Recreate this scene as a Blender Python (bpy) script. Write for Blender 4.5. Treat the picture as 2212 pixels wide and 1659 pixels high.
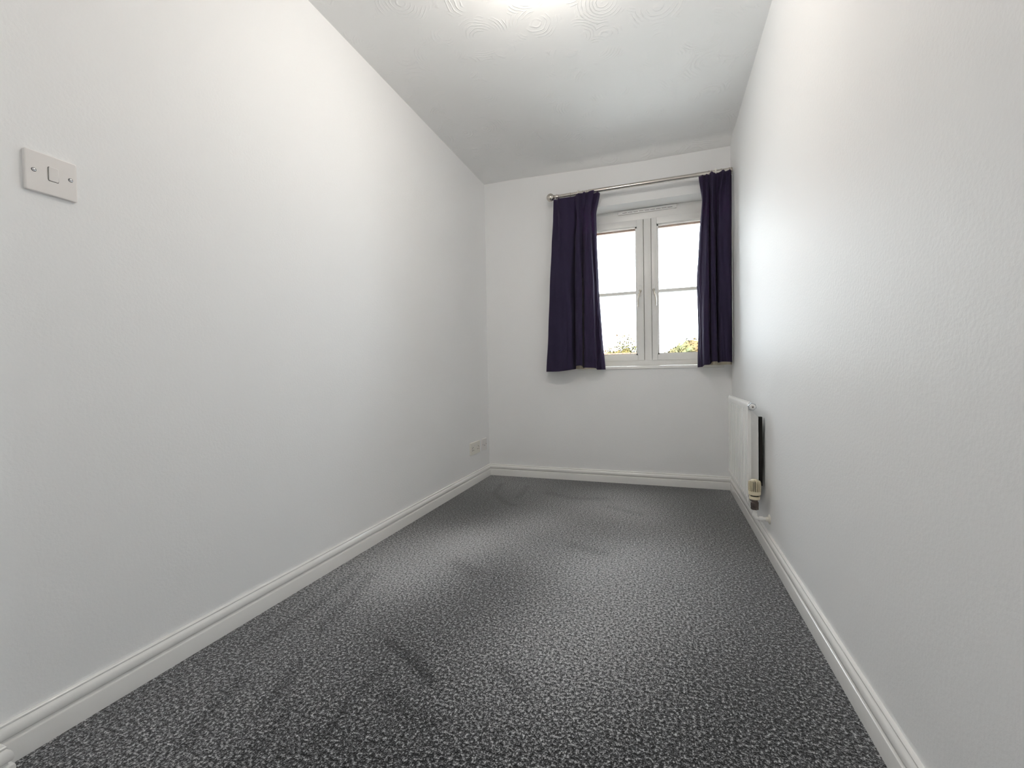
import bpy, bmesh, math, random
import numpy as np
from mathutils import Matrix, Vector

random.seed(7); rng = np.random.default_rng(7)
for o in list(bpy.data.objects): bpy.data.objects.remove(o, do_unlink=True)
scene = bpy.context.scene
COL = scene.collection

# room: left wall x=0, right wall x=W, window wall y=0 (room at y<0), floor z=0
W, H, YF = 1.8275, 2.4, -3.80
PI = math.pi

# ------------------------------------------------------------------ camera
FPX, YAW, PITCH, ROLL = 937.28, -0.334305, -0.0227017, -0.0177377
def cam_axes():
    cy, sy, cp, sp = math.cos(YAW), math.sin(YAW), math.cos(PITCH), math.sin(PITCH)
    f = Vector((sy*cp, cy*cp, sp)); r = Vector((cy, -sy, 0)); u = r.cross(f)
    cr, sr = math.cos(ROLL), math.sin(ROLL)
    return r*cr + u*sr, u*cr - r*sr, f
r_, u_, f_ = cam_axes()
cd = bpy.data.cameras.new('camera'); cam = bpy.data.objects.new('camera', cd); COL.objects.link(cam)
cd.sensor_fit = 'HORIZONTAL'; cd.sensor_width = 36; cd.lens = FPX/2212*36
cd.clip_start = 0.02; cd.clip_end = 300
cam.matrix_world = Matrix(((r_.x, u_.x, -f_.x, 1.37394), (r_.y, u_.y, -f_.y, -3.34809), (r_.z, u_.z, -f_.z, 0.83503), (0, 0, 0, 1)))
scene.camera = cam

# ------------------------------------------------------------------ light and exposure
LAMP_POS = (0.97, -1.87, 2.300)
LAMP_STRENGTH = 400.0
LAMP_COLOR = (1.0, 0.93, 0.84)
SKY_STRENGTH = 13.5
SKY_COLOR = (0.95, 0.99, 1.0)
world = bpy.data.worlds.new('overcast_sky'); scene.world = world; world.use_nodes = True
wn = world.node_tree.nodes; wl = world.node_tree.links
bg = wn['Background']; bg.inputs['Strength'].default_value = SKY_STRENGTH
tc = wn.new('ShaderNodeTexCoord'); nz = wn.new('ShaderNodeTexNoise'); nz.inputs['Scale'].default_value = 3.0; nz.inputs['Detail'].default_value = 4
rp = wn.new('ShaderNodeValToRGB'); rp.color_ramp.elements[0].position = .35; rp.color_ramp.elements[1].position = .6
rp.color_ramp.elements[0].color = (SKY_COLOR[0]*.82, SKY_COLOR[1]*.9, 1.0, 1); rp.color_ramp.elements[1].color = (.90, .95, 1.0, 1)
wl.new(tc.outputs['Generated'], nz.inputs['Vector']); wl.new(nz.outputs['Fac'], rp.inputs['Fac']); wl.new(rp.outputs['Color'], bg.inputs['Color'])
sl = bpy.data.lights.new('sun', 'SUN'); sl.energy = 45.0; sl.angle = math.radians(1.5); sl.color = (1.0, .97, .93)
so_ = bpy.data.objects.new('sun', sl); COL.objects.link(so_)
so_.rotation_euler = Vector((.25, 1.0, -.95)).to_track_quat('-Z', 'Y').to_euler()      # from behind the house, over the roof
pl = bpy.data.lights.new('window_portal', 'AREA'); pl.shape = 'RECTANGLE'; pl.size = 0.96; pl.size_y = 1.2
pl.cycles.is_portal = True
po = bpy.data.objects.new('window_portal', pl); COL.objects.link(po); po.location = (1.267, 0.24, 1.48); po.rotation_euler = (-PI/2, 0, 0)

scene.view_settings.view_transform = 'Standard'; scene.view_settings.look = 'None'
scene.view_settings.gamma = 1; scene.view_settings.use_curve_mapping = False
scene.view_settings.exposure = 0.2
try:
    scene.cycles.diffuse_bounces = 7; scene.cycles.max_bounces = 12; scene.cycles.adaptive_threshold = .04; scene.cycles.adaptive_min_samples = 20; scene.cycles.transparent_max_bounces = 24
    scene.cycles.sample_clamp_indirect = 6
    scene.cycles.use_denoising = True
except Exception: pass

# ------------------------------------------------------------------ materials
def new_mat(name):
    m = bpy.data.materials.new(name); m.use_nodes = True
    return m, m.node_tree.nodes, m.node_tree.links, m.node_tree.nodes['Principled BSDF']
def plain(name, col, rough=.5, metal=0.0, spec=.5, bump=None, var=0.0):
    m, n, l, b = new_mat(name)
    b.inputs['Base Color'].default_value = (*col, 1); b.inputs['Roughness'].default_value = rough
    b.inputs['Metallic'].default_value = metal; b.inputs['Specular IOR Level'].default_value = spec
    t = n.new('ShaderNodeTexCoord')
    if var:
        z = n.new('ShaderNodeTexNoise'); z.inputs['Scale'].default_value = 9; z.inputs['Detail'].default_value = 4
        r = n.new('ShaderNodeValToRGB'); r.color_ramp.elements[0].position = .3; r.color_ramp.elements[1].position = .7
        r.color_ramp.elements[0].color = (*[c*(1-var) for c in col], 1); r.color_ramp.elements[1].color = (*[min(1, c*(1+var)) for c in col], 1)
        l.new(t.outputs['Object'], z.inputs['Vector']); l.new(z.outputs['Fac'], r.inputs['Fac']); l.new(r.outputs['Color'], b.inputs['Base Color'])
    if bump:
        z = n.new('ShaderNodeTexNoise'); z.inputs['Scale'].default_value = bump[0]; z.inputs['Detail'].default_value = 3
        u = n.new('ShaderNodeBump'); u.inputs['Strength'].default_value = bump[1]; u.inputs['Distance'].default_value = bump[2]
        l.new(t.outputs['Object'], z.inputs['Vector']); l.new(z.outputs['Fac'], u.inputs['Height']); l.new(u.outputs['Normal'], b.inputs['Normal'])
    return m

def wall_paint():
    m, n, l, b = new_mat('wall_emulsion')
    b.inputs['Base Color'].default_value = (.925, .927, .930, 1); b.inputs['Roughness'].default_value = .55; b.inputs['Specular IOR Level'].default_value = .22
    t = n.new('ShaderNodeTexCoord')
    z = n.new('ShaderNodeTexNoise'); z.inputs['Scale'].default_value = 160; z.inputs['Detail'].default_value = 3
    z.inputs['Scale'].default_value = 120; z.inputs['Detail'].default_value = 3.5; z.inputs['Roughness'].default_value = .55
    u = n.new('ShaderNodeBump'); u.inputs['Strength'].default_value = .30; u.inputs['Distance'].default_value = .002
    l.new(t.outputs['Object'], z.inputs['Vector']); l.new(z.outputs['Fac'], u.inputs['Height']); l.new(u.outputs['Normal'], b.inputs['Normal'])
    return m

def ceiling_paint():
    # swirled stipple plaster: comb arcs turned about scattered centres
    m, n, l, b = new_mat('ceiling_swirl_plaster')
    b.inputs['Base Color'].default_value = (.93, .93, .925, 1); b.inputs['Roughness'].default_value = .7; b.inputs['Specular IOR Level'].default_value = .25
    t = n.new('ShaderNodeTexCoord')
    v = n.new('ShaderNodeTexVoronoi'); v.inputs['Scale'].default_value = 5.5; v.inputs['Randomness'].default_value = 1
    dn = n.new('ShaderNodeTexNoise'); dn.inputs['Scale'].default_value = 14; dn.inputs['Detail'].default_value = 3
    am = n.new('ShaderNodeMath'); am.operation = 'MULTIPLY_ADD'; am.inputs[1].default_value = .10
    mm = n.new('ShaderNodeMath'); mm.operation = 'MULTIPLY'; mm.inputs[1].default_value = 80
    sn = n.new('ShaderNodeMath'); sn.operation = 'SINE'
    pw = n.new('ShaderNodeMath'); pw.operation = 'MAXIMUM'; pw.inputs[1].default_value = .35
    mk = n.new('ShaderNodeTexNoise'); mk.inputs['Scale'].default_value = 8.5; mk.inputs['Detail'].default_value = 2
    mr = n.new('ShaderNodeMapRange'); mr.inputs[1].default_value = .52; mr.inputs[2].default_value = .68
    ml = n.new('ShaderNodeMath'); ml.operation = 'MULTIPLY'
    u = n.new('ShaderNodeBump'); u.inputs['Strength'].default_value = .6; u.inputs['Distance'].default_value = .004
    for q in (v, dn, mk): l.new(t.outputs['Object'], q.inputs['Vector'])
    l.new(dn.outputs['Fac'], am.inputs[0]); l.new(v.outputs['Distance'], am.inputs[2]); l.new(am.outputs[0], mm.inputs[0])
    l.new(mm.outputs[0], sn.inputs[0]); l.new(sn.outputs[0], pw.inputs[0]); l.new(mk.outputs['Fac'], mr.inputs[0])
    l.new(pw.outputs[0], ml.inputs[0]); l.new(mr.outputs[0], ml.inputs[1])
    l.new(ml.outputs[0], u.inputs['Height']); l.new(u.outputs['Normal'], b.inputs['Normal'])
    return m

def carpet():
    m, n, l, b = new_mat('grey_twist_carpet')
    b.inputs['Roughness'].default_value = .9; b.inputs['Specular IOR Level'].default_value = .12
    b.inputs['Sheen Weight'].default_value = .6; b.inputs['Sheen Roughness'].default_value = .4
    t = n.new('ShaderNodeTexCoord')
    a = n.new('ShaderNodeTexNoise'); a.inputs['Scale'].default_value = 290; a.inputs['Detail'].default_value = 1; a.inputs['Roughness'].default_value = .6
    c = n.new('ShaderNodeTexNoise'); c.inputs['Scale'].default_value = 120; c.inputs['Detail'].default_value = 1
    s = n.new('ShaderNodeMath'); s.operation = 'MULTIPLY_ADD'; s.inputs[1].default_value = .95
    at = n.new('ShaderNodeAttribute'); at.attribute_name = 'nap_shade'
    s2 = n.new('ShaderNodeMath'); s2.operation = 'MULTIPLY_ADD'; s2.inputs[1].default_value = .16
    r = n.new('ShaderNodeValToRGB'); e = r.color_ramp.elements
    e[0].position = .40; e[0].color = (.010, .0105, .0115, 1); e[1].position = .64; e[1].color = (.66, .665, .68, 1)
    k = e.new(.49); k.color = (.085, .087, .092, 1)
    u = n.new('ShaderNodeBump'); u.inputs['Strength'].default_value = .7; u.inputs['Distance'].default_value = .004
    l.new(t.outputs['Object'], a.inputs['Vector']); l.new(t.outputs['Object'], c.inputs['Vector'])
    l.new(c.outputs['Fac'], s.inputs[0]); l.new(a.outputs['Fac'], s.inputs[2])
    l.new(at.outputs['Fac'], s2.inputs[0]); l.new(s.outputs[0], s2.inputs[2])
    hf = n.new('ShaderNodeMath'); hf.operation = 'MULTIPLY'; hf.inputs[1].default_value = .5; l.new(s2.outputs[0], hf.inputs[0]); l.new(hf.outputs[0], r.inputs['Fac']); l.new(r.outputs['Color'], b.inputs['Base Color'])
    l.new(s.outputs[0], u.inputs['Height']); l.new(u.outputs['Normal'], b.inputs['Normal'])
    return m

def glass():
    m, n, l, b = new_mat('window_glass'); n.remove(b)
    out = n['Material Output']; tr = n.new('ShaderNodeBsdfTransparent'); gl = n.new('ShaderNodeBsdfGlossy')
    tr.inputs['Color'].default_value = (.96, .975, .97, 1); gl.inputs['Roughness'].default_value = .02
    fr = n.new('ShaderNodeFresnel'); fr.inputs['IOR'].default_value = 1.45
    mx = n.new('ShaderNodeMixShader'); l.new(fr.outputs[0], mx.inputs[0]); l.new(tr.outputs[0], mx.inputs[1]); l.new(gl.outputs[0], mx.inputs[2])
    l.new(mx.outputs[0], out.inputs['Surface'])
    return m

def cloth(name, col, tcol, trans, bump_scale=900, sheen=.12):
    m, n, l, b = new_mat(name); out = n['Material Output']
    b.inputs['Base Color'].default_value = (*col, 1); b.inputs['Roughness'].default_value = .85; b.inputs['Specular IOR Level'].default_value = .15
    b.inputs['Sheen Weight'].default_value = sheen; b.inputs['Sheen Tint'].default_value = (.7, .65, .9, 1)
    t = n.new('ShaderNodeTexCoord'); z = n.new('ShaderNodeTexNoise'); z.inputs['Scale'].default_value = bump_scale; z.inputs['Detail'].default_value = 2
    r = n.new('ShaderNodeValToRGB'); r.color_ramp.elements[0].position = .3; r.color_ramp.elements[1].position = .7
    r.color_ramp.elements[0].color = (*[c*.75 for c in col], 1); r.color_ramp.elements[1].color = (*[c*1.25 for c in col], 1)
    u = n.new('ShaderNodeBump'); u.inputs['Strength'].default_value = .3; u.inputs['Distance'].default_value = .001
    l.new(t.outputs['Object'], z.inputs['Vector']); l.new(z.outputs['Fac'], u.inputs['Height']); l.new(u.outputs['Normal'], b.inputs['Normal'])
    l.new(z.outputs['Fac'], r.inputs['Fac']); l.new(r.outputs['Color'], b.inputs['Base Color'])
    tl = n.new('ShaderNodeBsdfTranslucent'); tl.inputs['Color'].default_value = (*tcol, 1)
    mx = n.new('ShaderNodeMixShader'); mx.inputs[0].default_value = trans
    l.new(b.outputs[0], mx.inputs[1]); l.new(tl.outputs[0], mx.inputs[2]); l.new(mx.outputs[0], out.inputs['Surface'])
    return m

def emitter(name, col, strength):
    m, n, l, b = new_mat(name)
    b.inputs['Base Color'].default_value = (.9, .9, .9, 1); b.inputs['Emission Color'].default_value = (*col, 1); b.inputs['Emission Strength'].default_value = strength
    return m

def leaf_mat(name, c0, c1, c2):
    m, n, l, b = new_mat(name); b.inputs['Roughness'].default_value = .7; b.inputs['Specular IOR Level'].default_value = .1
    t = n.new('ShaderNodeTexCoord'); z = n.new('ShaderNodeTexNoise'); z.inputs['Scale'].default_value = .9; z.inputs['Detail'].default_value = 4
    r = n.new('ShaderNodeValToRGB'); e = r.color_ramp.elements
    e[0].position = .35; e[0].color = (*c0, 1); e[1].position = .65; e[1].color = (*c2, 1); k = e.new(.5); k.color = (*c1, 1)
    l.new(t.outputs['Object'], z.inputs['Vector']); l.new(z.outputs['Fac'], r.inputs['Fac']); l.new(r.outputs['Color'], b.inputs['Base Color'])
    return m

M = dict(
    wall=wall_paint(), ceil=ceiling_paint(), carpet=carpet(), glass=glass(),
    gloss=plain('white_gloss_paint', (.90, .89, .87), .16, 0, .5, (40, .25, .002)),
    upvc=plain('white_upvc', (.89, .88, .865), .30, 0, .5, None, .015),
    plate=plain('white_plastic_plate', (.84, .81, .79), .28, 0, .5, None, .01),
    cream=plain('cream_plastic_plate', (.86, .83, .76), .35, 0, .5, None, .01),
    darkslot=plain('dark_slot', (.02, .018, .016), .7, 0, .3, None, .1),
    screw=plain('bright_screw_metal', (.62, .63, .66), .22, 1, .5, None, .05),
    steel=plain('brushed_steel', (.66, .62, .57), .24, 1, .5, None, .03),
    rad=plain('radiator_enamel', (.90, .89, .87), .25, 0, .5, None, .015),
    trv=plain('aged_cream_plastic', (.76, .68, .50), .42, 0, .4, None, .05),
    bronze=plain('tarnished_valve_metal', (.16, .13, .12), .38, .8, .5, (80, .3, .002), .25),
    fabric=cloth('navy_linen', (.040, .033, .070), (.44, .24, .48), .20),
    lining=cloth('cream_lining', (.72, .67, .54), (.8, .74, .66), .60, 700, .05),
    bulb=emitter('lit_bulb', LAMP_COLOR, LAMP_STRENGTH),
    timber=plain('brown_timber', (.07, .042, .026), .6, 0, .3, (30, .4, .004), .15),
    brick=plain('outer_brick', (.32, .17, .11), .9, 0, .2, (40, .5, .01), .3),
    roof=plain('red_roof_tile', (.055, .030, .020), .85, 0, .2, (25, .6, .02), .3),
    paleroof=plain('pale_roof_tile', (.045, .040, .034), .85, 0, .2, (25, .6, .02), .2),
    bark=plain('grey_bark', (.03, .025, .02), .9, 0, .2, (30, .6, .01), .3),
    grass=plain('pale_gravel_and_dry_grass', (.56, .56, .54), .95, 0, .1, (8, .6, .03), .35),
    leaf_gold=leaf_mat('autumn_leaf_gold', (.050, .026, .008), (.048, .038, .010), (.032, .034, .012)),
    leaf_green=leaf_mat('autumn_leaf_green', (.052, .036, .016), (.048, .044, .018), (.024, .038, .020)),
)

# ------------------------------------------------------------------ builders
def obj(name, verts, faces, mat, parent=None, smooth=False):
    me = bpy.data.meshes.new(name); me.from_pydata([tuple(v) for v in verts], [], faces); me.materials.append(M[mat] if isinstance(mat, str) else mat)
    bm = bmesh.new(); bm.from_mesh(me); bmesh.ops.recalc_face_normals(bm, faces=bm.faces); bm.to_mesh(me); bm.free()
    if smooth:
        me.polygons.foreach_set('use_smooth', [True]*len(me.polygons))
        try: me.set_sharp_from_angle(angle=math.radians(38))
        except Exception: pass
    o = bpy.data.objects.new(name, me); COL.objects.link(o)
    if parent is not None: o.parent = parent; o.matrix_parent_inverse = parent.matrix_world.inverted()
    return o
def empty(name, loc):
    o = bpy.data.objects.new(name, None); COL.objects.link(o); o.location = loc; o.matrix_world = Matrix.Translation(loc); o.empty_display_size = .05
    return o
def tag(o, label=None, cat=None, group=None, kind=None):
    if label: o['label'] = label
    if cat: o['category'] = cat
    if group: o['group'] = group
    if kind: o['kind'] = kind
    return o
class MB:
    def __init__(s): s.v = []; s.f = []
    def add(s, v, f):
        b = len(s.v); s.v += [tuple(q) for q in v]; s.f += [tuple(i+b for i in q) for q in f]; return s
    def box(s, x0, x1, y0, y1, z0, z1, bev=0.0):
        bm = bmesh.new(); bmesh.ops.create_cube(bm, size=1)
        for q in bm.verts: q.co = ((x0+x1)/2+q.co.x*(x1-x0), (y0+y1)/2+q.co.y*(y1-y0), (z0+z1)/2+q.co.z*(z1-z0))
        if bev: bmesh.ops.bevel(bm, geom=list(bm.edges), offset=bev, segments=2, affect='EDGES', profile=.6)
        return s.bm(bm)
    def bm(s, bm):
        bm.verts.index_update(); s.add([v.co[:] for v in bm.verts], [[v.index for v in f.verts] for f in bm.faces]); bm.free(); return s
    def tube(s, pts, r, n=16, cap=True):
        pts = [Vector(p) for p in pts]; rs = r if isinstance(r, (list, tuple)) else [r]*len(pts)
        up = None; rings = []
        for i, p in enumerate(pts):
            d = (pts[min(i+1, len(pts)-1)]-pts[max(i-1, 0)]).normalized()
            if up is None: up = d.orthogonal().normalized()
            a = (up-d*up.dot(d)).normalized(); up = a; b = d.cross(a)
            rings.append([p+(a*math.cos(2*PI*k/n)+b*math.sin(2*PI*k/n))*rs[i] for k in range(n)])
        v = [q for g in rings for q in g]; f = []
        for i in range(len(pts)-1):
            for k in range(n): f.append((i*n+k, i*n+(k+1) % n, (i+1)*n+(k+1) % n, (i+1)*n+k))
        if cap: f.append(tuple(range(n))[::-1]); f.append(tuple((len(pts)-1)*n+k for k in range(n)))
        return s.add(v, f)
    def lathe(s, prof, o, axis, n=24):
        # prof: (distance along axis, radius)
        o = Vector(o); d = Vector(axis).normalized()
        return s.tube_axis([(o+d*t, r) for t, r in prof], d, n)
    def tube_axis(s, pr, d, n):
        a = d.orthogonal().normalized(); b = d.cross(a); v = []; f = []
        for p, r in pr: v += [p+(a*math.cos(2*PI*k/n)+b*math.sin(2*PI*k/n))*max(r, 1e-5) for k in range(n)]
        for i in range(len(pr)-1):
            for k in range(n): f.append((i*n+k, i*n+(k+1) % n, (i+1)*n+(k+1) % n, (i+1)*n+k))
        f.append(tuple(range(n))[::-1]); f.append(tuple((len(pr)-1)*n+k for k in range(n)))
        return s.add(v, f)
    def torus(s, o, axis, R, r, n=24, m=8):
        o = Vector(o); d = Vector(axis).normalized(); a = d.orthogonal().normalized(); b = d.cross(a); v = []; f = []
        for i in range(n):
            q = a*math.cos(2*PI*i/n)+b*math.sin(2*PI*i/n)
            v += [o+q*(R+r*math.cos(2*PI*k/m))+d*r*math.sin(2*PI*k/m) for k in range(m)]
        for i in range(n):
            for k in range(m): f.append((i*m+k, ((i+1) % n)*m+k, ((i+1) % n)*m+(k+1) % m, i*m+(k+1) % m))
        return s.add(v, f)
    def prism(s, prof, p0, p1, ax, ay):
        # extrude a 2-D profile (a,b) along p0->p1; ax, ay the profile axes
        p0, p1, ax, ay = Vector(p0), Vector(p1), Vector(ax), Vector(ay); n = len(prof)
        v = [p0+ax*a+ay*b for a, b in prof]+[p1+ax*a+ay*b for a, b in prof]
        f = [(k, (k+1) % n, n+(k+1) % n, n+k) for k in range(n)]+[tuple(range(n))[::-1], tuple(range(n, 2*n))]
        return s.add(v, f)
    def build(s, name, mat, parent=None, smooth=False): return obj(name, s.v, s.f, mat, parent, smooth)
def rounded_plate(w, h, d, r, bev, seg=6):
    """rounded rectangle plate in the local xy-plane, thickness along +z, bevelled front edge"""
    def loop(w, h, r, z):
        o = []
        for cx, cy, a0 in ((w/2-r, h/2-r, 0), (-w/2+r, h/2-r, PI/2), (-w/2+r, -h/2+r, PI), (w/2-r, -h/2+r, 1.5*PI)):
            for k in range(seg+1): a = a0+PI/2*k/seg; o.append((cx+r*math.cos(a), cy+r*math.sin(a), z))
        return o
    ls = [loop(w, h, r, 0), loop(w, h, r, d-bev), loop(w-bev*.6, h-bev*.6, r, d-bev*.3), loop(w-2*bev, h-2*bev, max(r-bev*.5, .0004), d), loop(w-2*bev-.0012, h-2*bev-.0012, max(r-bev*.5, .0004)*.8, d)]
    n = len(ls[0]); v = [q for g in ls for q in g]; f = []
    for i in range(4):
        for k in range(n): f.append((i*n+k, i*n+(k+1) % n, (i+1)*n+(k+1) % n, (i+1)*n+k))
    f.append(tuple(range(n))[::-1]); f.append(tuple(4*n+k for k in range(n)))
    return v, f
def on_left_wall(v, y, z, x=0.0):     # local x -> +y, local y -> +z, local z -> +x
    return [(x+c, y+a, z+b) for a, b, c in v]

# ------------------------------------------------------------------ the room
T = .25
OX0, OX1, OZ0, OZ1 = .775, 1.76, .875, 2.086     # window opening
# floor: carpet with brushed pile marks and painted-in light and shade kept as an attribute
def nap_shade_field(x, y):
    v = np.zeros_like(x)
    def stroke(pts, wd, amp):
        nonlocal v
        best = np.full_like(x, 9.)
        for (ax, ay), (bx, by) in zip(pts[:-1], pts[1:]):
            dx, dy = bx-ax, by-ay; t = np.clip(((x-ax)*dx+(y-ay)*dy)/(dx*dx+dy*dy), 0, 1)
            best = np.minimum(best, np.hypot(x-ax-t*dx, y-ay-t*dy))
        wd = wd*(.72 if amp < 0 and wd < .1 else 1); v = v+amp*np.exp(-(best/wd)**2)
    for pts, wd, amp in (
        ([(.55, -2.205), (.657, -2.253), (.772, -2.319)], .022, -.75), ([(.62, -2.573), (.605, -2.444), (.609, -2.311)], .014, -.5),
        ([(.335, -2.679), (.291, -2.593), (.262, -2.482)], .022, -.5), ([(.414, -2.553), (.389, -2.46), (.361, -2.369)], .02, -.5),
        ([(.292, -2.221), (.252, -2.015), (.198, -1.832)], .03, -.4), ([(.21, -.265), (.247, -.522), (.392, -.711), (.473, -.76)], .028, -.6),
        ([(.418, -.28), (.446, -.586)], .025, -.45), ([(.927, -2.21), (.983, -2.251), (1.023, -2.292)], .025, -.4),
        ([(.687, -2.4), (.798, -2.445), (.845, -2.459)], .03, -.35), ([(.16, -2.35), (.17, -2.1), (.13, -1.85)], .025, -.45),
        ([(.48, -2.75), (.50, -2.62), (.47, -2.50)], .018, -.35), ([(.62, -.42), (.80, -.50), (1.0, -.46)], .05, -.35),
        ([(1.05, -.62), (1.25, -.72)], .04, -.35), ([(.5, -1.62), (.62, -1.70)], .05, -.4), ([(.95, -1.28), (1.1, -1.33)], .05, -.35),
        ([(.409, -1.811), (.555, -1.417), (1.021, -1.49)], .24, .75), ([(.656, -.965), (.443, -1.389)], .22, .6), ([(.8, -1.1), (1.2, -1.25)], .24, .6), ([(.7, -.6), (1.2, -.75)], .2, .35),  # wide strokes paint the middle lighter, making up for weak light there
        ([(1.75, -.1), (1.72, -1.2), (1.70, -2.6)], .22, -.35), ([(.3, -.08), (1.6, -.08)], .14, -.35), ([(1.2, -2.62), (1.5, -2.2)], .32, -.55), ([(.6, -2.85), (1.3, -2.75)], .3, -.45)):  # wide strokes tone the right side, window end and front darker
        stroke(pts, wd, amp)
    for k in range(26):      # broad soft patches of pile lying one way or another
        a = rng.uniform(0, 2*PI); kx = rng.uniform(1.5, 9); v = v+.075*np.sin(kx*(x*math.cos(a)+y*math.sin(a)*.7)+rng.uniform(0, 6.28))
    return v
nx, ny = 122, 252
gx, gy = np.meshgrid(np.linspace(0, W, nx+1), np.linspace(YF, 0, ny+1))
fl = MB(); fl.add(np.column_stack([gx.ravel(), gy.ravel(), np.zeros(gx.size)]).tolist(),
    [(j*(nx+1)+i, j*(nx+1)+i+1, (j+1)*(nx+1)+i+1, (j+1)*(nx+1)+i) for j in range(ny) for i in range(nx)])
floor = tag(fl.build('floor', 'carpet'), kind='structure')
at_ = floor.data.attributes.new('nap_shade', 'FLOAT', 'POINT'); at_.data.foreach_set('value', nap_shade_field(gx, gy).ravel().astype(np.float32))

# ceiling: plastered sheet that sags a little along the window wall
cx_ = np.linspace(0, W, 62); cy_ = np.concatenate([np.linspace(YF, -.5, 40), np.linspace(-.49, 0, 50)])
cxx, cyy = np.meshgrid(cx_, cy_)
sag = np.clip((cxx-.25)/1.0, 0, 1)*(.026*np.exp(-(cyy/.060)**2)-.011*np.exp(-((cyy+.115)/.055)**2))
n1 = len(cx_)
cm = MB(); cm.add(np.column_stack([cxx.ravel(), cyy.ravel(), (H-sag).ravel()]).tolist(),
    [(j*n1+i, j*n1+i+1, (j+1)*n1+i+1, (j+1)*n1+i) for j in range(len(cy_)-1) for i in range(n1-1)])
cv = len(cm.v)
cm.box(-T, W+T, YF-T, T, H+.02, H+.2)
tag(cm.build('ceiling', 'ceil', None, True), kind='structure')

tag(MB().box(-T, 0, YF-T, T, -.05, H+.2).build('wall_left', 'wall'), kind='structure')
tag(MB().box(W, W+T, YF-T, T, -.05, H+.2).build('wall_right', 'wall'), kind='structure')
tag(MB().box(0, W, YF-T, YF, -.05, H+.2).build('wall_front', 'wall'), kind='structure')
tag(MB().box(0, .085, YF, -2.876, 0, H).build('wall_left_return', 'wall'), kind='structure')
# window wall with an opening, plastered inside and brick outside
wb = MB(); YO = .22
for (x0, x1, z0, z1) in ((-T, OX0, -.05, H+.2), (OX1, W+T, -.05, H+.2), (OX0, OX1, -.05, OZ0), (OX0, OX1, OZ1, H+.2)):
    wb.box(x0 if x0 > -.1 else 0, x1 if x1 < W else W, 0, YO, z0, z1)
tag(wb.build('wall_back', 'wall'), kind='structure')
ow = MB()
for (x0, x1, z0, z1) in ((-T-5, OX0-.0, -3, H+.2), (OX1, W+T+5, -3, H+.2), (OX0, OX1, -3, OZ0-.03), (OX0, OX1, OZ1, H+.2)):
    ow.box(x0, x1, YO+.002, YO+.10, z0, z1)
tag(ow.build('wall_back_outer', 'brick'), kind='structure')

# skirting boards: ogee profile (depth from wall, height)
SK = [(0, 0), (.018, 0), (.018, .046), (.0172, .0490), (.0150, .0503), (.0108, .0508), (.0098, .0530), (.0102, .0552), (.0150, .0580), (.0165, .0615), (.0168, .067),
      (.0158, .074), (.0130, .0800), (.0098, .0830), (.0090, .0842), (.0098, .0858), (.0094, .0885), (.0070, .0905), (0, .0905)]
def skirting(name, p0, p1, inward, m0=0, m1=0):
    # p0->p1 along the wall foot, inward = unit vector into the room, m0/m1 mitre sign at the ends (+1 inner, -1 outer)
    p0, p1, a = Vector(p0), Vector(p1), Vector(inward); d = (p1-p0).normalized(); n = len(SK)
    v = [p0+a*q+Vector((0, 0, z))+d*q*m0 for q, z in SK]+[p1+a*q+Vector((0, 0, z))-d*q*m1 for q, z in SK]
    f = [(k, (k+1) % n, n+(k+1) % n, n+k) for k in range(n)]+[tuple(range(n))[::-1], tuple(range(n, 2*n))]
    return tag(obj(name, v, f, 'gloss', None, True), kind='structure')
skirting('baseboard_left', (0, -2.876, 0), (0, 0, 0), (1, 0, 0), 1, 1)
skirting('baseboard_back', (0, 0, 0), (W, 0, 0), (0, -1, 0), 1, 1)
skirting('baseboard_right', (W, 0, 0), (W, YF, 0), (-1, 0, 0), 1, 1)
skirting('baseboard_return', (.085, -2.876, 0), (.085, YF, 0), (1, 0, 0), -1, 0)
skirting('baseboard_return_end', (0, -2.876, 0), (.085, -2.876, 0), (0, 1, 0), 1, -1)

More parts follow.
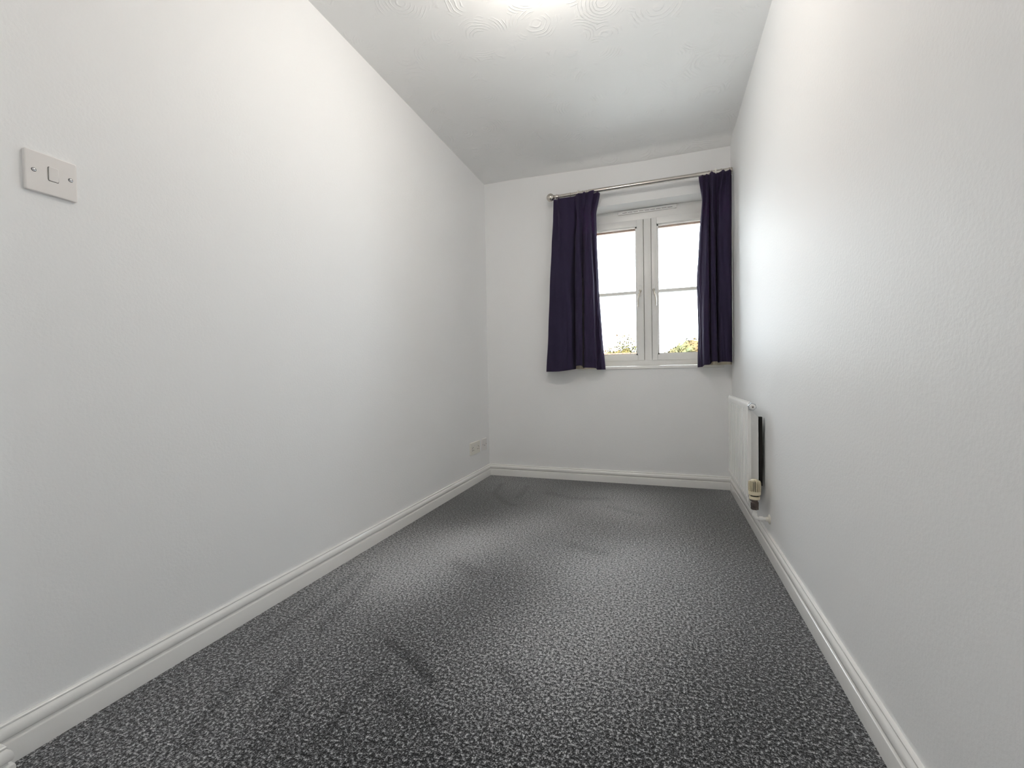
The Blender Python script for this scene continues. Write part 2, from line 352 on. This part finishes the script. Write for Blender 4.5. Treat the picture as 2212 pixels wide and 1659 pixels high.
# ------------------------------------------------------------------ window
FY0, FY1 = .150, .215           # outer frame inner / outer faces
win = tag(empty('window_1', (1.267, .15, OZ0)), kind='structure')
CXM = 1.270
def rail(name, mat, parent, *boxes, bev=.003):
    m = MB()
    for q in boxes: m.box(*q, bev)
    return m.build(name, mat, parent, True)
FB, FT = .905, 2.086            # frame bottom / top
CB, CT = .922, 2.004            # casement bottom / top
rail('frame', 'upvc', win, (OX0, OX1, FY0, FY1, CT-.004, FT), (OX0, OX1, FY0, FY1, .878, CB+.006), (OX0, .83, FY0, FY1, CB, CT), (1.71, OX1, FY0, FY1, CB, CT))
rail('mullion', 'upvc', win, (1.246, 1.299, FY0-.001, FY1-.020, CB, CT), (1.230, 1.315, FY1-.022, FY1+.006, CB, CT))
GX = ((.868, 1.196), (1.342, 1.672))      # clear glass
for k, (ga, gb) in enumerate(GX):
    a, b = (.822, 1.243) if k == 0 else (1.302, 1.718)
    gb0, gt0 = .965, 1.952
    yc = FY0-.010
    sash = rail('casement', 'upvc', win, (a, ga, yc, FY1-.022, CB+.002, CT-.002), (gb, b, yc, FY1-.022, CB+.002, CT-.002), (ga, gb, yc, FY1-.022, CB+.002, gb0), (ga, gb, yc, FY1-.022, gt0, CT-.002))
    # sloping glazing beads
    bd = MB(); pf = [(0, 0), (.011, 0), (.011, .003), (.003, .012), (0, .012)]
    yb = yc+.012
    bd.prism(pf, (ga, yb, gb0), (gb, yb, gb0), (0, 1, 0), (0, 0, 1)); bd.prism(pf, (ga, yb, gt0), (gb, yb, gt0), (0, 1, 0), (0, 0, -1))
    bd.prism(pf, (ga, yb, gb0), (ga, yb, gt0), (0, 1, 0), (1, 0, 0)); bd.prism(pf, (gb, yb, gb0), (gb, yb, gt0), (0, 1, 0), (-1, 0, 0))
    bd.build('glazing_bead', 'upvc', sash)
    MB().box(ga-.004, gb+.004, .178, .182, gb0-.004, gt0+.004).build('pane', 'glass', sash)
    # mid glazing bar: chamfered strip inside the glass
    zb = 1.450; hb = .0145
    MB().prism([(-.012, -hb+.004), (-.012, hb-.004), (.0, hb), (.004, hb), (.004, -hb), (.0, -hb)], (ga-.002, .172, zb), (gb+.002, .172, zb), (0, 1, 0), (0, 0, 1)).build('glazing_bar', 'upvc', sash)
    # espagnolette handle: backplate, boss and a cranked lever hanging down
    sx = 1 if k == 1 else -1; hx = 1.3175 if k == 1 else 1.2175; hz = 1.458
    v, f = rounded_plate(.022, .085, .009, .0105, .003)
    hd = obj('handle', [(hx+p, yc-c, hz+q) for p, q, c in v], f, 'upvc', sash, True)
    lv = MB(); lv.lathe([(0, .0105), (.012, .0105), (.018, .0095), (.021, .006)], (hx, yc-.008, hz-.005), (0, -1, 0), 18)
    pts = [(hx, yc-.024, hz-.005), (hx+sx*.003, yc-.030, hz-.020), (hx+sx*.011, yc-.034, hz-.045), (hx+sx*.0145, yc-.036, hz-.075), (hx+sx*.0145, yc-.037, hz-.110), (hx+sx*.014, yc-.036, hz-.128)]
    lv.tube(pts, [.0085, .0072, .0062, .0060, .0062, .0052], 12); lv.build('lever', 'steel', hd, True)
    MB().lathe([(0, .004), (.002, .004), (.0022, .003)], (hx, yc-.0290, hz-.006), (0, -1, 0), 12).build('key_hole', 'darkslot', hd)
# trickle vent along the head
tv = MB(); tv.box(1.060, 1.483, FY0-.016, FY0, 2.052, 2.080, .004)
vent = tv.build('trickle_vent', 'upvc', win, True)
for k in range(9):
    x0 = 1.092+k*.041
    MB().box(x0, x0+.034, FY0-.0168, FY0-.0155, 2.0605, 2.0630).build('vent_slot', 'darkslot', vent)
# inner sill board
v = MB(); v.prism([(-.008, .0015), (-.008, .016), (-.005, .0215), (0, .0235), (.158, .0235), (.158, 0), (-.002, 0)], (OX0-.02, 0, .857), (OX1+.02, 0, .857), (0, 1, 0), (0, 0, 1))
v.build('window_sill', 'gloss', win, True)
# outer timber eaves over the window
ev = MB(); ev.box(-.9, W+.9, .322, .80, 2.150, 2.170); ev.box(-.9, W+.9, .80, .825, 2.125, 2.30)
for k in range(5): ev.box(-.9, W+.9, .33+k*.094, .335+k*.094, 2.143, 2.151)
tag(ev.build('trim_1', 'timber'), kind='structure')

# ------------------------------------------------------------------ curtain pole
PY, PZ = -.100, 2.170
pole = tag(empty('curtain_pole', (1.2, PY, PZ)), 'brushed steel telescopic curtain pole above the window with a ball end', 'curtain pole')
m = MB(); m.lathe([(0, .0125), (.30, .0125)], (.622, PY, PZ), (1, 0, 0), 28); m.build('thin_rod', 'steel', pole, True)
m = MB(); m.lathe([(0, .0125), (.0005, .0150), (.96, .0150)], (.866, PY, PZ), (1, 0, 0), 28); m.build('thick_rod', 'steel', pole, True)
fin = [( -.030*math.cos(a)+.0, .030*math.sin(a)) for a in np.linspace(0.02, PI-.42, 18)]
fin += [(.0285, .0105), (.0300, .0165), (.0340, .0165), (.0350, .0095), (.0410, .0095), (.0420, .0155), (.0460, .0165), (.0500, .0155), (.0540, .0140), (.0600, .0135)]
m = MB(); m.lathe(fin, (.582, PY, PZ), (1, 0, 0), 32); m.build('ball_finial', 'steel', pole, True)
for bx in (.795, 1.722):
    m = MB(); m.lathe([(0, .024), (.004, .024), (.006, .020), (.008, .009), (.072, .0085)], (bx, -.0005, PZ+.002), (0, -1, 0), 20)
    m.torus((bx, PY, PZ), (1, 0, 0), .0205, .0045, 24, 8); m.build('bracket', 'cream', pole, True)

# ------------------------------------------------------------------ curtains
def catmull(P, n):
    P = np.asarray(P, float); k = len(P); t = np.linspace(0, k-1, n); i = np.clip(t.astype(int), 0, k-2); u = (t-i)[:, None]
    p0, p1, p2, p3 = P[np.clip(i-1, 0, k-1)], P[i], P[i+1], P[np.clip(i+2, 0, k-1)]
    s = .40
    m1, m2 = s*(p2-p0), s*(p3-p1)
    return (2*u**3-3*u**2+1)*p1+(u**3-2*u**2+u)*m1+(-2*u**3+3*u**2)*p2+(u**3-u**2)*m2
def curtain(name, label, secs, hem, lining_z, ztop, lead):
    """secs: rows from the heading down, each (z, [(x, y), ...]); hem: hem height for each column"""
    n, rows = 230, 110
    S = np.array([catmull(q, n) for _, q in secs]); Z = np.array([z for z, _ in secs]); Z[0] = ztop
    hemz = catmull([(h, 0) for h in hem], n)[:, 0]
    t = np.linspace(0, 1, rows); idx = np.interp(t, (Z[0]-Z)/(Z[0]-Z[-1]), np.arange(len(Z)))
    i = np.clip(idx.astype(int), 0, len(Z)-2); u = idx-i; u = (u*u*(3-2*u))*.45+u*.55
    X = S[i, :, 0]*(1-u)[:, None]+S[i+1, :, 0]*u[:, None]; Y = S[i, :, 1]*(1-u)[:, None]+S[i+1, :, 1]*u[:, None]
    z = Z[0]+(hemz[None, :]-Z[0])*t[:, None]
    s = np.linspace(0, 1, n)
    for _ in range(16):       # fine drape creases
        a, b, c = rng.uniform(20, 90), rng.uniform(-14, 14), rng.uniform(0, 6.28); Y = Y+.00055*np.sin(a*s[None, :]+b*t[:, None]+c)
    le = np.exp(-((s-lead)/.14)**2)[None, :]      # crumpled leading edge
    for _ in range(14):
        a, b, c = rng.uniform(60, 150)*rng.choice([-1, 1]), rng.uniform(25, 75), rng.uniform(0, 6.28); Y = Y+.0011*le*np.clip(t[:, None]*2.2-.5, 0, 1)*np.sin(a*s[None, :]+b*t[:, None]+c)
    X = np.clip(X, 0, W-.006)
    root = tag(empty(name, (float(X.mean()), -.09, float(hemz.min()))), label, 'curtain', 'pair of curtains at the window')
    def sheet(nm, X, Y, z, mat, th):
        r, c = X.shape
        v = np.column_stack([X.ravel(), Y.ravel(), z.ravel()]).tolist()
        f = [(j*c+k, j*c+k+1, (j+1)*c+k+1, (j+1)*c+k) for j in range(r-1) for k in range(c-1)]
        o = obj(nm, v, f, mat, root, False); o.data.polygons.foreach_set('use_smooth', [True]*len(o.data.polygons))
        md = o.modifiers.new('cloth_thickness', 'SOLIDIFY'); md.thickness = th; md.offset = 0
        return o
    sheet('drape', X, Y, z, 'fabric', .0016)
    k0, k1 = 6, n-6
    Yb = np.max(np.stack([np.roll(Y, q, axis=1) for q in range(-9, 10)]), axis=0); Yb[:, :10] = Y[:, :10]; Yb[:, -10:] = Y[:, -10:]
    X2, Y2 = X[24::3, k0:k1:2], np.minimum(Yb[24::3, k0:k1:2]+.005, -.012)
    z2 = (Z[0]+(lining_z-Z[0])*t)[24::3, None]+0*X2
    sheet('lining', X2, Y2, z2, 'lining', .0008)
    return root
LSEC = [
 (2.13, [(.607,-.085),(.606,-.1),(.632,-.1),(.647,-.12),(.658,-.105),(.711,-.106),(.756,-.106),(.774,-.11),(.805,-.15),(.821,-.125),(.847,-.155),(.859,-.125),(.884,-.155),(.918,-.16),(.902,-.1),(.939,-.12),(.951,-.085)]),
 (2.01, [(.599,-.075),(.601,-.1),(.636,-.095),(.652,-.12),(.66,-.095),(.712,-.105),(.76,-.1),(.776,-.0756),(.796,-.125),(.809,-.1),(.827,-.1001),(.839,-.1),(.864,-.125),(.885,-.13),(.886,-.0845),(.91,-.1026),(.92,-.0696)]),
 (1.824, [(.581,-.06),(.586,-.095),(.63,-.1),(.651,-.115),(.665,-.098),(.703,-.11),(.75,-.098),(.756,-.0552),(.778,-.12),(.81,-.122),(.817,-.0592),(.839,-.115),(.861,-.12),(.884,-.118),(.889,-.07),(.908,-.0772),(.919,-.0452)]),
 (1.48, [(.559,-.055),(.566,-.095),(.613,-.112),(.643,-.118),(.671,-.118),(.699,-.117),(.729,-.105),(.746,-.042),(.773,-.118),(.812,-.122),(.813,-.062),(.838,-.112),(.869,-.118),(.896,-.115),(.901,-.06),(.915,-.062),(.926,-.022)]),
 (1.134, [(.541,-.05),(.548,-.092),(.604,-.114),(.638,-.12),(.67,-.12),(.702,-.118),(.731,-.105),(.747,-.042),(.768,-.116),(.81,-.122),(.811,-.062),(.832,-.11),(.868,-.119),(.901,-.113),(.905,-.06),(.932,-.062),(.946,-.022)]),
 (.855, [(.522,-.05),(.528,-.09),(.589,-.115),(.627,-.122),(.663,-.122),(.697,-.118),(.734,-.105),(.745,-.042),(.764,-.115),(.806,-.122),(.806,-.062),(.829,-.11),(.871,-.12),(.908,-.112),(.911,-.06),(.942,-.062),(.967,-.022)])]
LHEM = [.850,.849,.848,.849,.852,.856,.862,.866,.888,.889,.872,.874,.872,.868,.858,.857,.857]
RSEC = [
 (2.164, [(1.618,-.1),(1.64,-.115),(1.656,-.1),(1.668,-.12),(1.681,-.105),(1.687,-.13),(1.694,-.15),(1.72,-.12),(1.743,-.112),(1.764,-.15),(1.785,-.115),(1.806,-.14),(1.822,-.09)]),
 (2.005, [(1.642,-.0655),(1.644,-.1005),(1.6628,-.0893),(1.67,-.12),(1.681,-.1),(1.693,-.078),(1.698,-.13),(1.714,-.11),(1.73,-.0815),(1.747,-.12),(1.776,-.11),(1.802,-.12),(1.822,-.085)]),
 (1.775, [(1.624,-.04),(1.633,-.073),(1.6456,-.0816),(1.663,-.118),(1.675,-.11),(1.689,-.064),(1.694,-.12),(1.711,-.12),(1.729,-.064),(1.74,-.118),(1.77,-.12),(1.807,-.118),(1.823,-.075)]),
 (1.465, [(1.607,-.02),(1.62,-.055),(1.634,-.076),(1.653,-.115),(1.675,-.117),(1.688,-.05),(1.693,-.117),(1.715,-.12),(1.731,-.05),(1.738,-.117),(1.771,-.123),(1.808,-.12),(1.823,-.07)]),
 (1.151, [(1.614,-.02),(1.623,-.055),(1.632,-.076),(1.645,-.115),(1.673,-.118),(1.689,-.05),(1.693,-.116),(1.719,-.12),(1.732,-.05),(1.742,-.116),(1.772,-.125),(1.809,-.12),(1.823,-.07)]),
 (.868, [(1.609,-.02),(1.624,-.055),(1.636,-.076),(1.645,-.115),(1.674,-.118),(1.69,-.05),(1.694,-.115),(1.723,-.12),(1.739,-.05),(1.749,-.115),(1.776,-.125),(1.807,-.12),(1.822,-.07)])]
RHEM = [.860,.861,.863,.874,.876,.884,.896,.897,.890,.894,.894,.891,.888]
cl = curtain('curtain', 'dark navy curtain hanging left of the window panes below the ball end', LSEC, LHEM, .853, 2.152, .93)
cr = curtain('curtain', 'dark navy curtain hanging in the corner against the right wall', RSEC, RHEM, .862, 2.158, .06)
def rings(root, xs, thick):
    for x in xs:
        m = MB(); R = .0185 if thick else .0165; m.torus((x, PY, PZ-.002), (1, .12, 0), R, .0016, 28, 6)
        g = m.build('ring', 'steel', root, True)
        MB().torus((x, PY-.004, PZ-.002-R-.005), (.1, 1, 0), .0048, .0013, 14, 6).build('hook', 'steel', g, True)
rings(pole, (.640, .735, .825, .856, .876), False)
rings(pole, (1.682, 1.699, 1.757, 1.806, 1.8165), True)

# ------------------------------------------------------------------ radiator
XR = W-.079; RY0, RY1, RZ0, RZ1 = -1.061, -.430, .205, .681
rad = tag(empty('radiator', (W-.04, -.75, RZ0)), 'white ribbed panel radiator on the right wall beneath the window corner', 'radiator')
NG = 14
ys = np.linspace(RY0, RY1, NG*12+1); zs = np.concatenate([[RZ0, RZ0+.004], np.linspace(RZ0+.010, RZ0+.055, 12), np.linspace(RZ0+.075, RZ1-.065, 8), np.linspace(RZ1-.048, RZ1-.012, 12), [RZ1-.006, RZ1]])
yy, zz = np.meshgrid(ys, zs)
ph = ((yy-RY0-.014)/(RY1-RY0-.028)*NG) % 1.0
prof = np.clip(1-np.abs(ph-.5)/.24, 0, 1); prof = prof*prof*(3-2*prof)
end = np.clip((zz-(RZ0+.022))/.016, 0, 1)*np.clip((RZ1-.030-zz)/.014, 0, 1)
dep = .0140*prof*end*((yy > RY0+.012) & (yy < RY1-.012))
edge = .004*(np.clip(1-(zz-RZ0)/.006, 0, 1)+np.clip(1-(RZ1-zz)/.008, 0, 1))+.003*(np.clip(1-(yy-RY0)/.005, 0, 1)+np.clip(1-(RY1-yy)/.005, 0, 1))
r, c = yy.shape
vv = np.column_stack([(XR+dep+edge).ravel(), yy.ravel(), zz.ravel()]).tolist(); ff = [(j*c+k, j*c+k+1, (j+1)*c+k+1, (j+1)*c+k) for j in range(r-1) for k in range(c-1)]
nb = len(vv); vv += [(XR+.016, y, z) for y, z in ((RY0+.001, RZ0+.002), (RY1-.001, RZ0+.002), (RY1-.001, RZ1-.002), (RY0+.001, RZ1-.002))]
ff.append((nb, nb+1, nb+2, nb+3))
bot = list(range(c)); top = [(r-1)*c+k for k in range(c)]; lf = [j*c for j in range(r)]; rt = [j*c+c-1 for j in range(r)]
ff += [tuple(bot+[nb+1, nb]), tuple(top+[nb+2, nb+3]), tuple(lf+[nb+3, nb]), tuple(rt+[nb+2, nb+1])]
obj('panel', vv, ff, 'rad', rad, True)
m = MB()     # rolled top seam
m.box(XR+.004, XR+.012, RY0+.004, RY1-.004, RZ1-.002, RZ1+.004, .0015); m.build('top_seam', 'rad', rad, True)
xb = W-.026
for k in range(12):      # welded convector channels
    y = RY0+.030+k*(RY1-RY0-.085)/11.0; m = MB()
    zt, zb_ = .634, .305
    for dy in (0, .026):
        m.add([(XR+.015, y+dy, zb_), (xb, y+dy, zb_), (xb, y+dy, zt-.024), (XR+.030, y+dy, zt), (XR+.015, y+dy, zt),
               (XR+.015, y+dy+.0014, zb_), (xb, y+dy+.0014, zb_), (xb, y+dy+.0014, zt-.024), (XR+.030, y+dy+.0014, zt), (XR+.015, y+dy+.0014, zt)],
              [(0, 1, 2, 3, 4), (5, 6, 7, 8, 9), (0, 1, 6, 5), (1, 2, 7, 6), (2, 3, 8, 7), (3, 4, 9, 8), (4, 0, 5, 9)])
    m.box(xb-.0014, xb, y, y+.0274, zb_, zt-.024); m.build('convector_fin', 'rad', rad)
for y in (-.92, -.57):
    m = MB(); m.box(W-.022, W-.0005, y-.02, y+.02, .27, .60, .001); m.box(W-.030, W-.02, y-.012, y+.012, .29, .33); m.box(W-.030, W-.02, y-.012, y+.012, .56, .60); m.build('wall_bracket', 'rad', rad)
for z, nm in ((.663, 'vent'), (.238, 'valve')):      # end bosses at the near end
    MB().lathe([(0, .012), (.012, .012), (.014, .010), (.02, .010)], (XR+.017, RY0+.012, z), (0, -1, 0), 18).build('end_boss', 'rad', rad, True)
m = MB(); m.lathe([(0, .019), (.014, .019), (.016, .017)], (XR+.018, RY0-.004, .663), (0, -1, 0), 6); pg = m.build('air_vent_plug', 'screw', rad)
MB().lathe([(0, .0125), (.008, .0125), (.010, .010)], (XR+.018, RY0-.018, .663), (0, -1, 0), 20).build('plug_collar', 'gloss', pg, True)
MB().lathe([(0, .0045), (.006, .0045)], (XR+.018, RY0-.027, .663), (0, -1, 0), 4).build('bleed_pin', 'bronze', pg)
MB().box(W-.0245, W-.011, RY0+.028, RY0+.052, .285, .612, .001).build('gap_shade_strip', 'darkslot', rad)  # added near-black strip, paints the shade in the gap between fins and wall
# thermostatic valve
VX, VY = W-.0605, -1.120
val = MB(); val.lathe([(0, .013), (.010, .015), (.012, .0165), (.030, .0165), (.033, .013), (.046, .0125)], (VX, VY, .199), (0, 0, 1), 20)
val.lathe([(0, .016), (.016, .016)], (VX, VY, .196), (0, 0, 1), 6)
val.tube([(VX, VY, .228), (VX-.004, VY+.03, .233), (XR+.017, RY0-.005, .238)], [.010, .0105, .0105], 16); val.lathe([(0, .015), (.012, .015)], (XR+.017, RY0-.012, .238), (0, 1, 0), 6)
vb = val.build('valve_body', 'bronze', rad, True)
hd = empty('thermostatic_head', (VX, VY, .243)); hd.parent = rad; hd.matrix_parent_inverse = rad.matrix_world.inverted()
MB().lathe([(0, .0205), (.002, .0225), (.0125, .0225), (.0145, .021)], (VX, VY, .243), (0, 0, 1), 32).build('clamp_ring', 'trv', hd, True)
MB().lathe([(0, .017), (.006, .017)], (VX, VY, .2575), (0, 0, 1), 24).build('neck', 'darkslot', hd)
MB().lathe([(0, .0235), (.002, .0255), (.014, .0255), (.016, .0245)], (VX, VY, .2635), (0, 0, 1), 32).build('scale_ring', 'trv', hd, True)
MB().lathe([(0, .0195), (.046, .0195)], (VX, VY, .279), (0, 0, 1), 24).build('sensor_core', 'darkslot', hd)
for k in range(22):
    a = 2*PI*k/22; ca, sa = math.cos(a), math.sin(a); m = MB(); h = .0016
    q = [(.0245, .0), (.0262, .004), (.0262, .040), (.0240, .048), (.014, .0535), (.010, .0535), (.010, .050), (.0195, .046), (.0205, .0)]
    v = []
    for sgn in (-1, 1): v += [(VX+ca*R_-sa*h*sgn, VY+sa*R_+ca*h*sgn, .2785+z) for R_, z in q]
    n = len(q); m.add(v, [tuple(range(n)), tuple(range(n, 2*n))]+[(j, (j+1) % n, n+(j+1) % n, n+j) for j in range(n)])
    m.build('grip_rib', 'trv', hd)
MB().lathe([(0, .012), (.003, .012), (.005, .009)], (VX, VY, .3295), (0, 0, 1), 24).build('head_cap', 'trv', hd, True)
MB().lathe([(0, .0252), (.003, .0256), (.004, .0252)], (VX, VY, .2775), (0, 0, 1), 32).build('head_base', 'trv', hd, True)
# supply pipe with elbow into the wall
m = MB(); pr = .0082
pts = [(VX, VY, .198), (VX, VY, .172)]+[(VX+.016*(1-math.cos(a)), VY-.002, .172-.016*math.sin(a)) for a in np.linspace(.2, PI/2, 6)]+[(W+.0, VY-.004, .156)]
m.tube(pts, pr, 16); m.lathe([(0, .0112), (.014, .0112)], (VX, VY, .168), (0, 0, 1), 18); m.lathe([(0, .0112), (.016, .0112)], (VX+.016, VY-.002, .156), (1, 0, 0), 18)
pp = m.build('supply_pipe', 'gloss', rad, True)
MB().lathe([(0, .021), (.003, .021), (.0055, .018), (.007, .010), (.016, .0095)], (W-.0005, VY-.004, .156), (-1, 0, 0), 24).build('pipe_collar', 'cream', pp, True)

# ------------------------------------------------------------------ switch and sockets on the left wall
def plate(name, label, cat, y, z, w, h, mat, d=.0085, r=.0035):
    root = tag(empty(name, (0, y, z)), label, cat)
    v, f = rounded_plate(w, h, d, r, .0022); obj('faceplate', on_left_wall(v, y, z), f, mat, root, True)
    return root
def screw(root, y, z, x, r=.0036):
    m = MB(); m.lathe([(0, r), (.0003, r), (.0007, r*.8), (.0010, r*.3)], (x, y, z), (1, 0, 0), 18); s = m.build('screw', 'screw', root, True)
    MB().lathe([(0, r*1.28), (.0002, r*1.28)], (x-.0001, y, z), (1, 0, 0), 20).build('screw_recess', 'darkslot', s)
    MB().box(x+.0008, x+.0012, y-r*.75, y+r*.75, z-.0004, z+.0004).build('screw_slot', 'darkslot', s)
sw = plate('light_switch', 'single white rocker light switch high on the left wall', 'light switch', -2.719, 1.325, .094, .093, 'plate')
v, f = rounded_plate(.0195, .0335, .0006, .003, .0002); obj('rocker_gap', on_left_wall(v, -2.717, 1.328, .0082), f, 'darkslot', sw)
v, f = rounded_plate(.0178, .0318, .0026, .0026, .0008)
v = [(a, b, c*(1+.5*(b/.016)) if c > .001 else c) for a, b, c in v]
obj('rocker', on_left_wall(v, -2.717, 1.328, .0086), f, 'plate', sw, True)
screw(sw, -2.751, 1.3265, .0086); screw(sw, -2.685, 1.3285, .0086)

so = plate('double_socket', 'cream double power socket low on the left wall near the corner', 'socket', -.300, .273, .172, .093, 'cream', .0105)
for k, s in enumerate((-1, 1)):
    v, f = rounded_plate(.012, .018, .0022, .0015, .0007); obj('rocker', on_left_wall(v, -.300+s*.0135, .273+.022, .0103), f, 'plate', so, True)
    cyk = -.300+s*.048
    for nm, dy, dz, w, h in (('earth_slot', 0, .010, .005, .009), ('pin_slot', -.0115, -.012, .008, .005), ('pin_slot', .0115, -.012, .008, .005)):
        MB().box(.0098, .0109, cyk+dy-w/2, cyk+dy+w/2, .273+dz-h/2, .273+dz+h/2).build(nm, 'darkslot', so)
for s in (-1, 1): screw(so, -.300+s*.060, .273+.003, .0105, .0032)
bp = plate('blank_outlet', 'small square white outlet plate beside the double socket in the corner', 'socket', -.121, .273, .094, .092, 'plate', .0095)
for s in (-1, 1): screw(bp, -.121+s*.033, .274, .0095, .0036)
MB().box(.0093, .0099, -.126, -.116, .262, .268).build('jack_slot', 'darkslot', bp)

# ------------------------------------------------------------------ ceiling lamp (just above the frame)
lx, ly, lz = LAMP_POS
lamp = tag(empty('ceiling_lamp', (lx, ly, H)), 'white batten lamp holder with a lit bulb on the ceiling', 'lamp')
MB().lathe([(0, .055), (.006, .055), (.012, .050), (.022, .034), (.045, .026), (.062, .024)], (lx, ly, H), (0, 0, -1), 32).build('lamp_holder', 'plate', lamp, True)
MB().lathe([(0, .016), (.010, .018), (.028, .029), (.032, .030)], (lx, ly, lz+.055), (0, 0, -1), 28).build('bulb_collar', 'plate', lamp, True)
MB().lathe([(-.020, .0295)]+[(.030*math.sin(a)-.0, .030*math.cos(a)) for a in np.linspace(-.5, PI/2-.03, 14)], (lx, ly, lz), (0, 0, -1), 28).build('bulb', 'bulb', lamp, True)

# ------------------------------------------------------------------ outside
GZ = -3.0
tag(MB().box(-60, 60, .5, 120, GZ-.2, GZ).build('ground', 'grass'), kind='structure')
def house(name, label, x0, x1, y0, y1, eave, ridge, wall, roof):
    root = tag(empty(name, ((x0+x1)/2, (y0+y1)/2, GZ)), label, 'house')
    MB().box(x0+.3, x1-.3, y0+.4, y1-.4, GZ, eave).build('wall', wall, root)
    ym = (y0+y1)/2; m = MB()
    m.add([(x0, y0, eave-.1), (x1, y0, eave-.1), (x1, y1, eave-.1), (x0, y1, eave-.1), (x0, ym, ridge), (x1, ym, ridge), (x0, y0, eave-.2), (x1, y0, eave-.2), (x1, y1, eave-.2), (x0, y1, eave-.2)],
          [(0, 1, 5, 4), (3, 2, 5, 4), (0, 4, 3), (1, 2, 5), (0, 1, 7, 6), (2, 3, 9, 8), (6, 7, 8, 9), (0, 6, 9, 3), (1, 7, 8, 2)]); rf = m.build('roof', roof, root)
    m = MB()
    for k in range(int((x1-x0)/.45)): m.lathe([(0, .10), (.43, .115)], (x0+k*.45, ym, ridge-.02), (1, 0, 0), 10)
    m.build('ridge_tiles', roof, rf)
house('neighbour_house', 'red tiled roof of a house seen through the left window pane', -9, .4, 21, 27, .3, 1.93, 'brick', 'roof')
house('neighbour_house', 'pale roof slope of a house seen through the right window pane', 1.1, 12, 24, 31, .3, 1.90, 'brick', 'paleroof')
def tree(name, label, base, trunk_h, clusters, nleaf, size, mat, cores, nbranch=9):
    root = tag(empty(name, base), label, 'tree', None); bx, by, bz = base
    m = MB(); top = Vector((bx, by, bz+trunk_h)); m.tube([base, (bx+.05, by, bz+trunk_h*.5), top], [.16, .12, .03], 10)
    for k in range(nbranch):
        c, r = clusters[k % len(clusters)]; e = Vector(c)+Vector([random.uniform(-.6, .6)*q for q in r]); s = Vector((bx, by, bz+trunk_h*random.uniform(.45, .95)))
        md = (s+e)/2+Vector((random.uniform(-.2, .2), random.uniform(-.2, .2), .1)); m.tube([s, md, e], [.045, .025, .008], 6)
    m.build('trunk', 'bark', root, True)
    m = MB()
    for c, r in cores:       # dense inner mass of the crown
        bm = bmesh.new(); bmesh.ops.create_icosphere(bm, subdivisions=4, radius=1)
        for q in bm.verts: q.co = Vector([c[j]+q.co[j]*r[j]*random.uniform(.82, 1.04) for j in range(3)])
        m.bm(bm)
    for k in range(nleaf):
        c, r = clusters[k % len(clusters)]; d = rng.normal(size=3); d /= np.linalg.norm(d); d *= rng.uniform(0, 1)**.35
        p = np.array(c)+d*np.array(r); a = rng.normal(size=3); a /= np.linalg.norm(a); b = np.cross(a, rng.normal(size=3)); b /= np.linalg.norm(b); s = size*rng.uniform(.6, 1.3)
        m.add([p-a*s, p+b*s*.6, p+a*s, p-b*s*.6], [(0, 1, 2, 3)])
    o = m.build('foliage', mat, root); o['kind'] = 'stuff'
    return root
CR = [((3.5, 33, 2.2), (1.35, 1.2, 1.2)), ((2.5, 33, 2.0), (.9, 1, .85)), ((4.6, 33, 2.0), (1.3, 1.2, 1.2)), ((3.5, 33.5, 1.2), (2.2, 1.6, 1.2)), ((1.9, 33, 1.8), (.7, .8, .6))]
tree('autumn_tree', 'rounded yellow and green autumn tree behind the right window pane', (3.4, 33.5, GZ), 5.2, CR, 3600, .11, 'leaf_green',
     [(c, tuple(q*.86 for q in r)) for c, r in CR])
CB = [((-1.1, 28, 2.95), (.8, .8, .75)), ((-.8, 28, 2.4), (.9, .8, .6)), ((-1.5, 28, 2.25), (1.1, .8, .45)), ((-.3, 28, 2.2), (1.0, .8, .45)), ((-2.0, 28, 2.05), (.9, .7, .40))]
tree('birch_tree', 'thin sparse autumn tree with loose leaves behind the left window pane', (-.9, 28.5, GZ), 5.6, CB, 900, .085, 'leaf_gold',
     [((-1.5, 28, 1.85), (1.2, .7, .46)), ((-.4, 28, 1.80), (1.0, .7, .42)), ((-1.0, 28, 2.05), (.45, .6, .45)), ((-2.1, 28, 1.9), (.8, .6, .40))], 12)
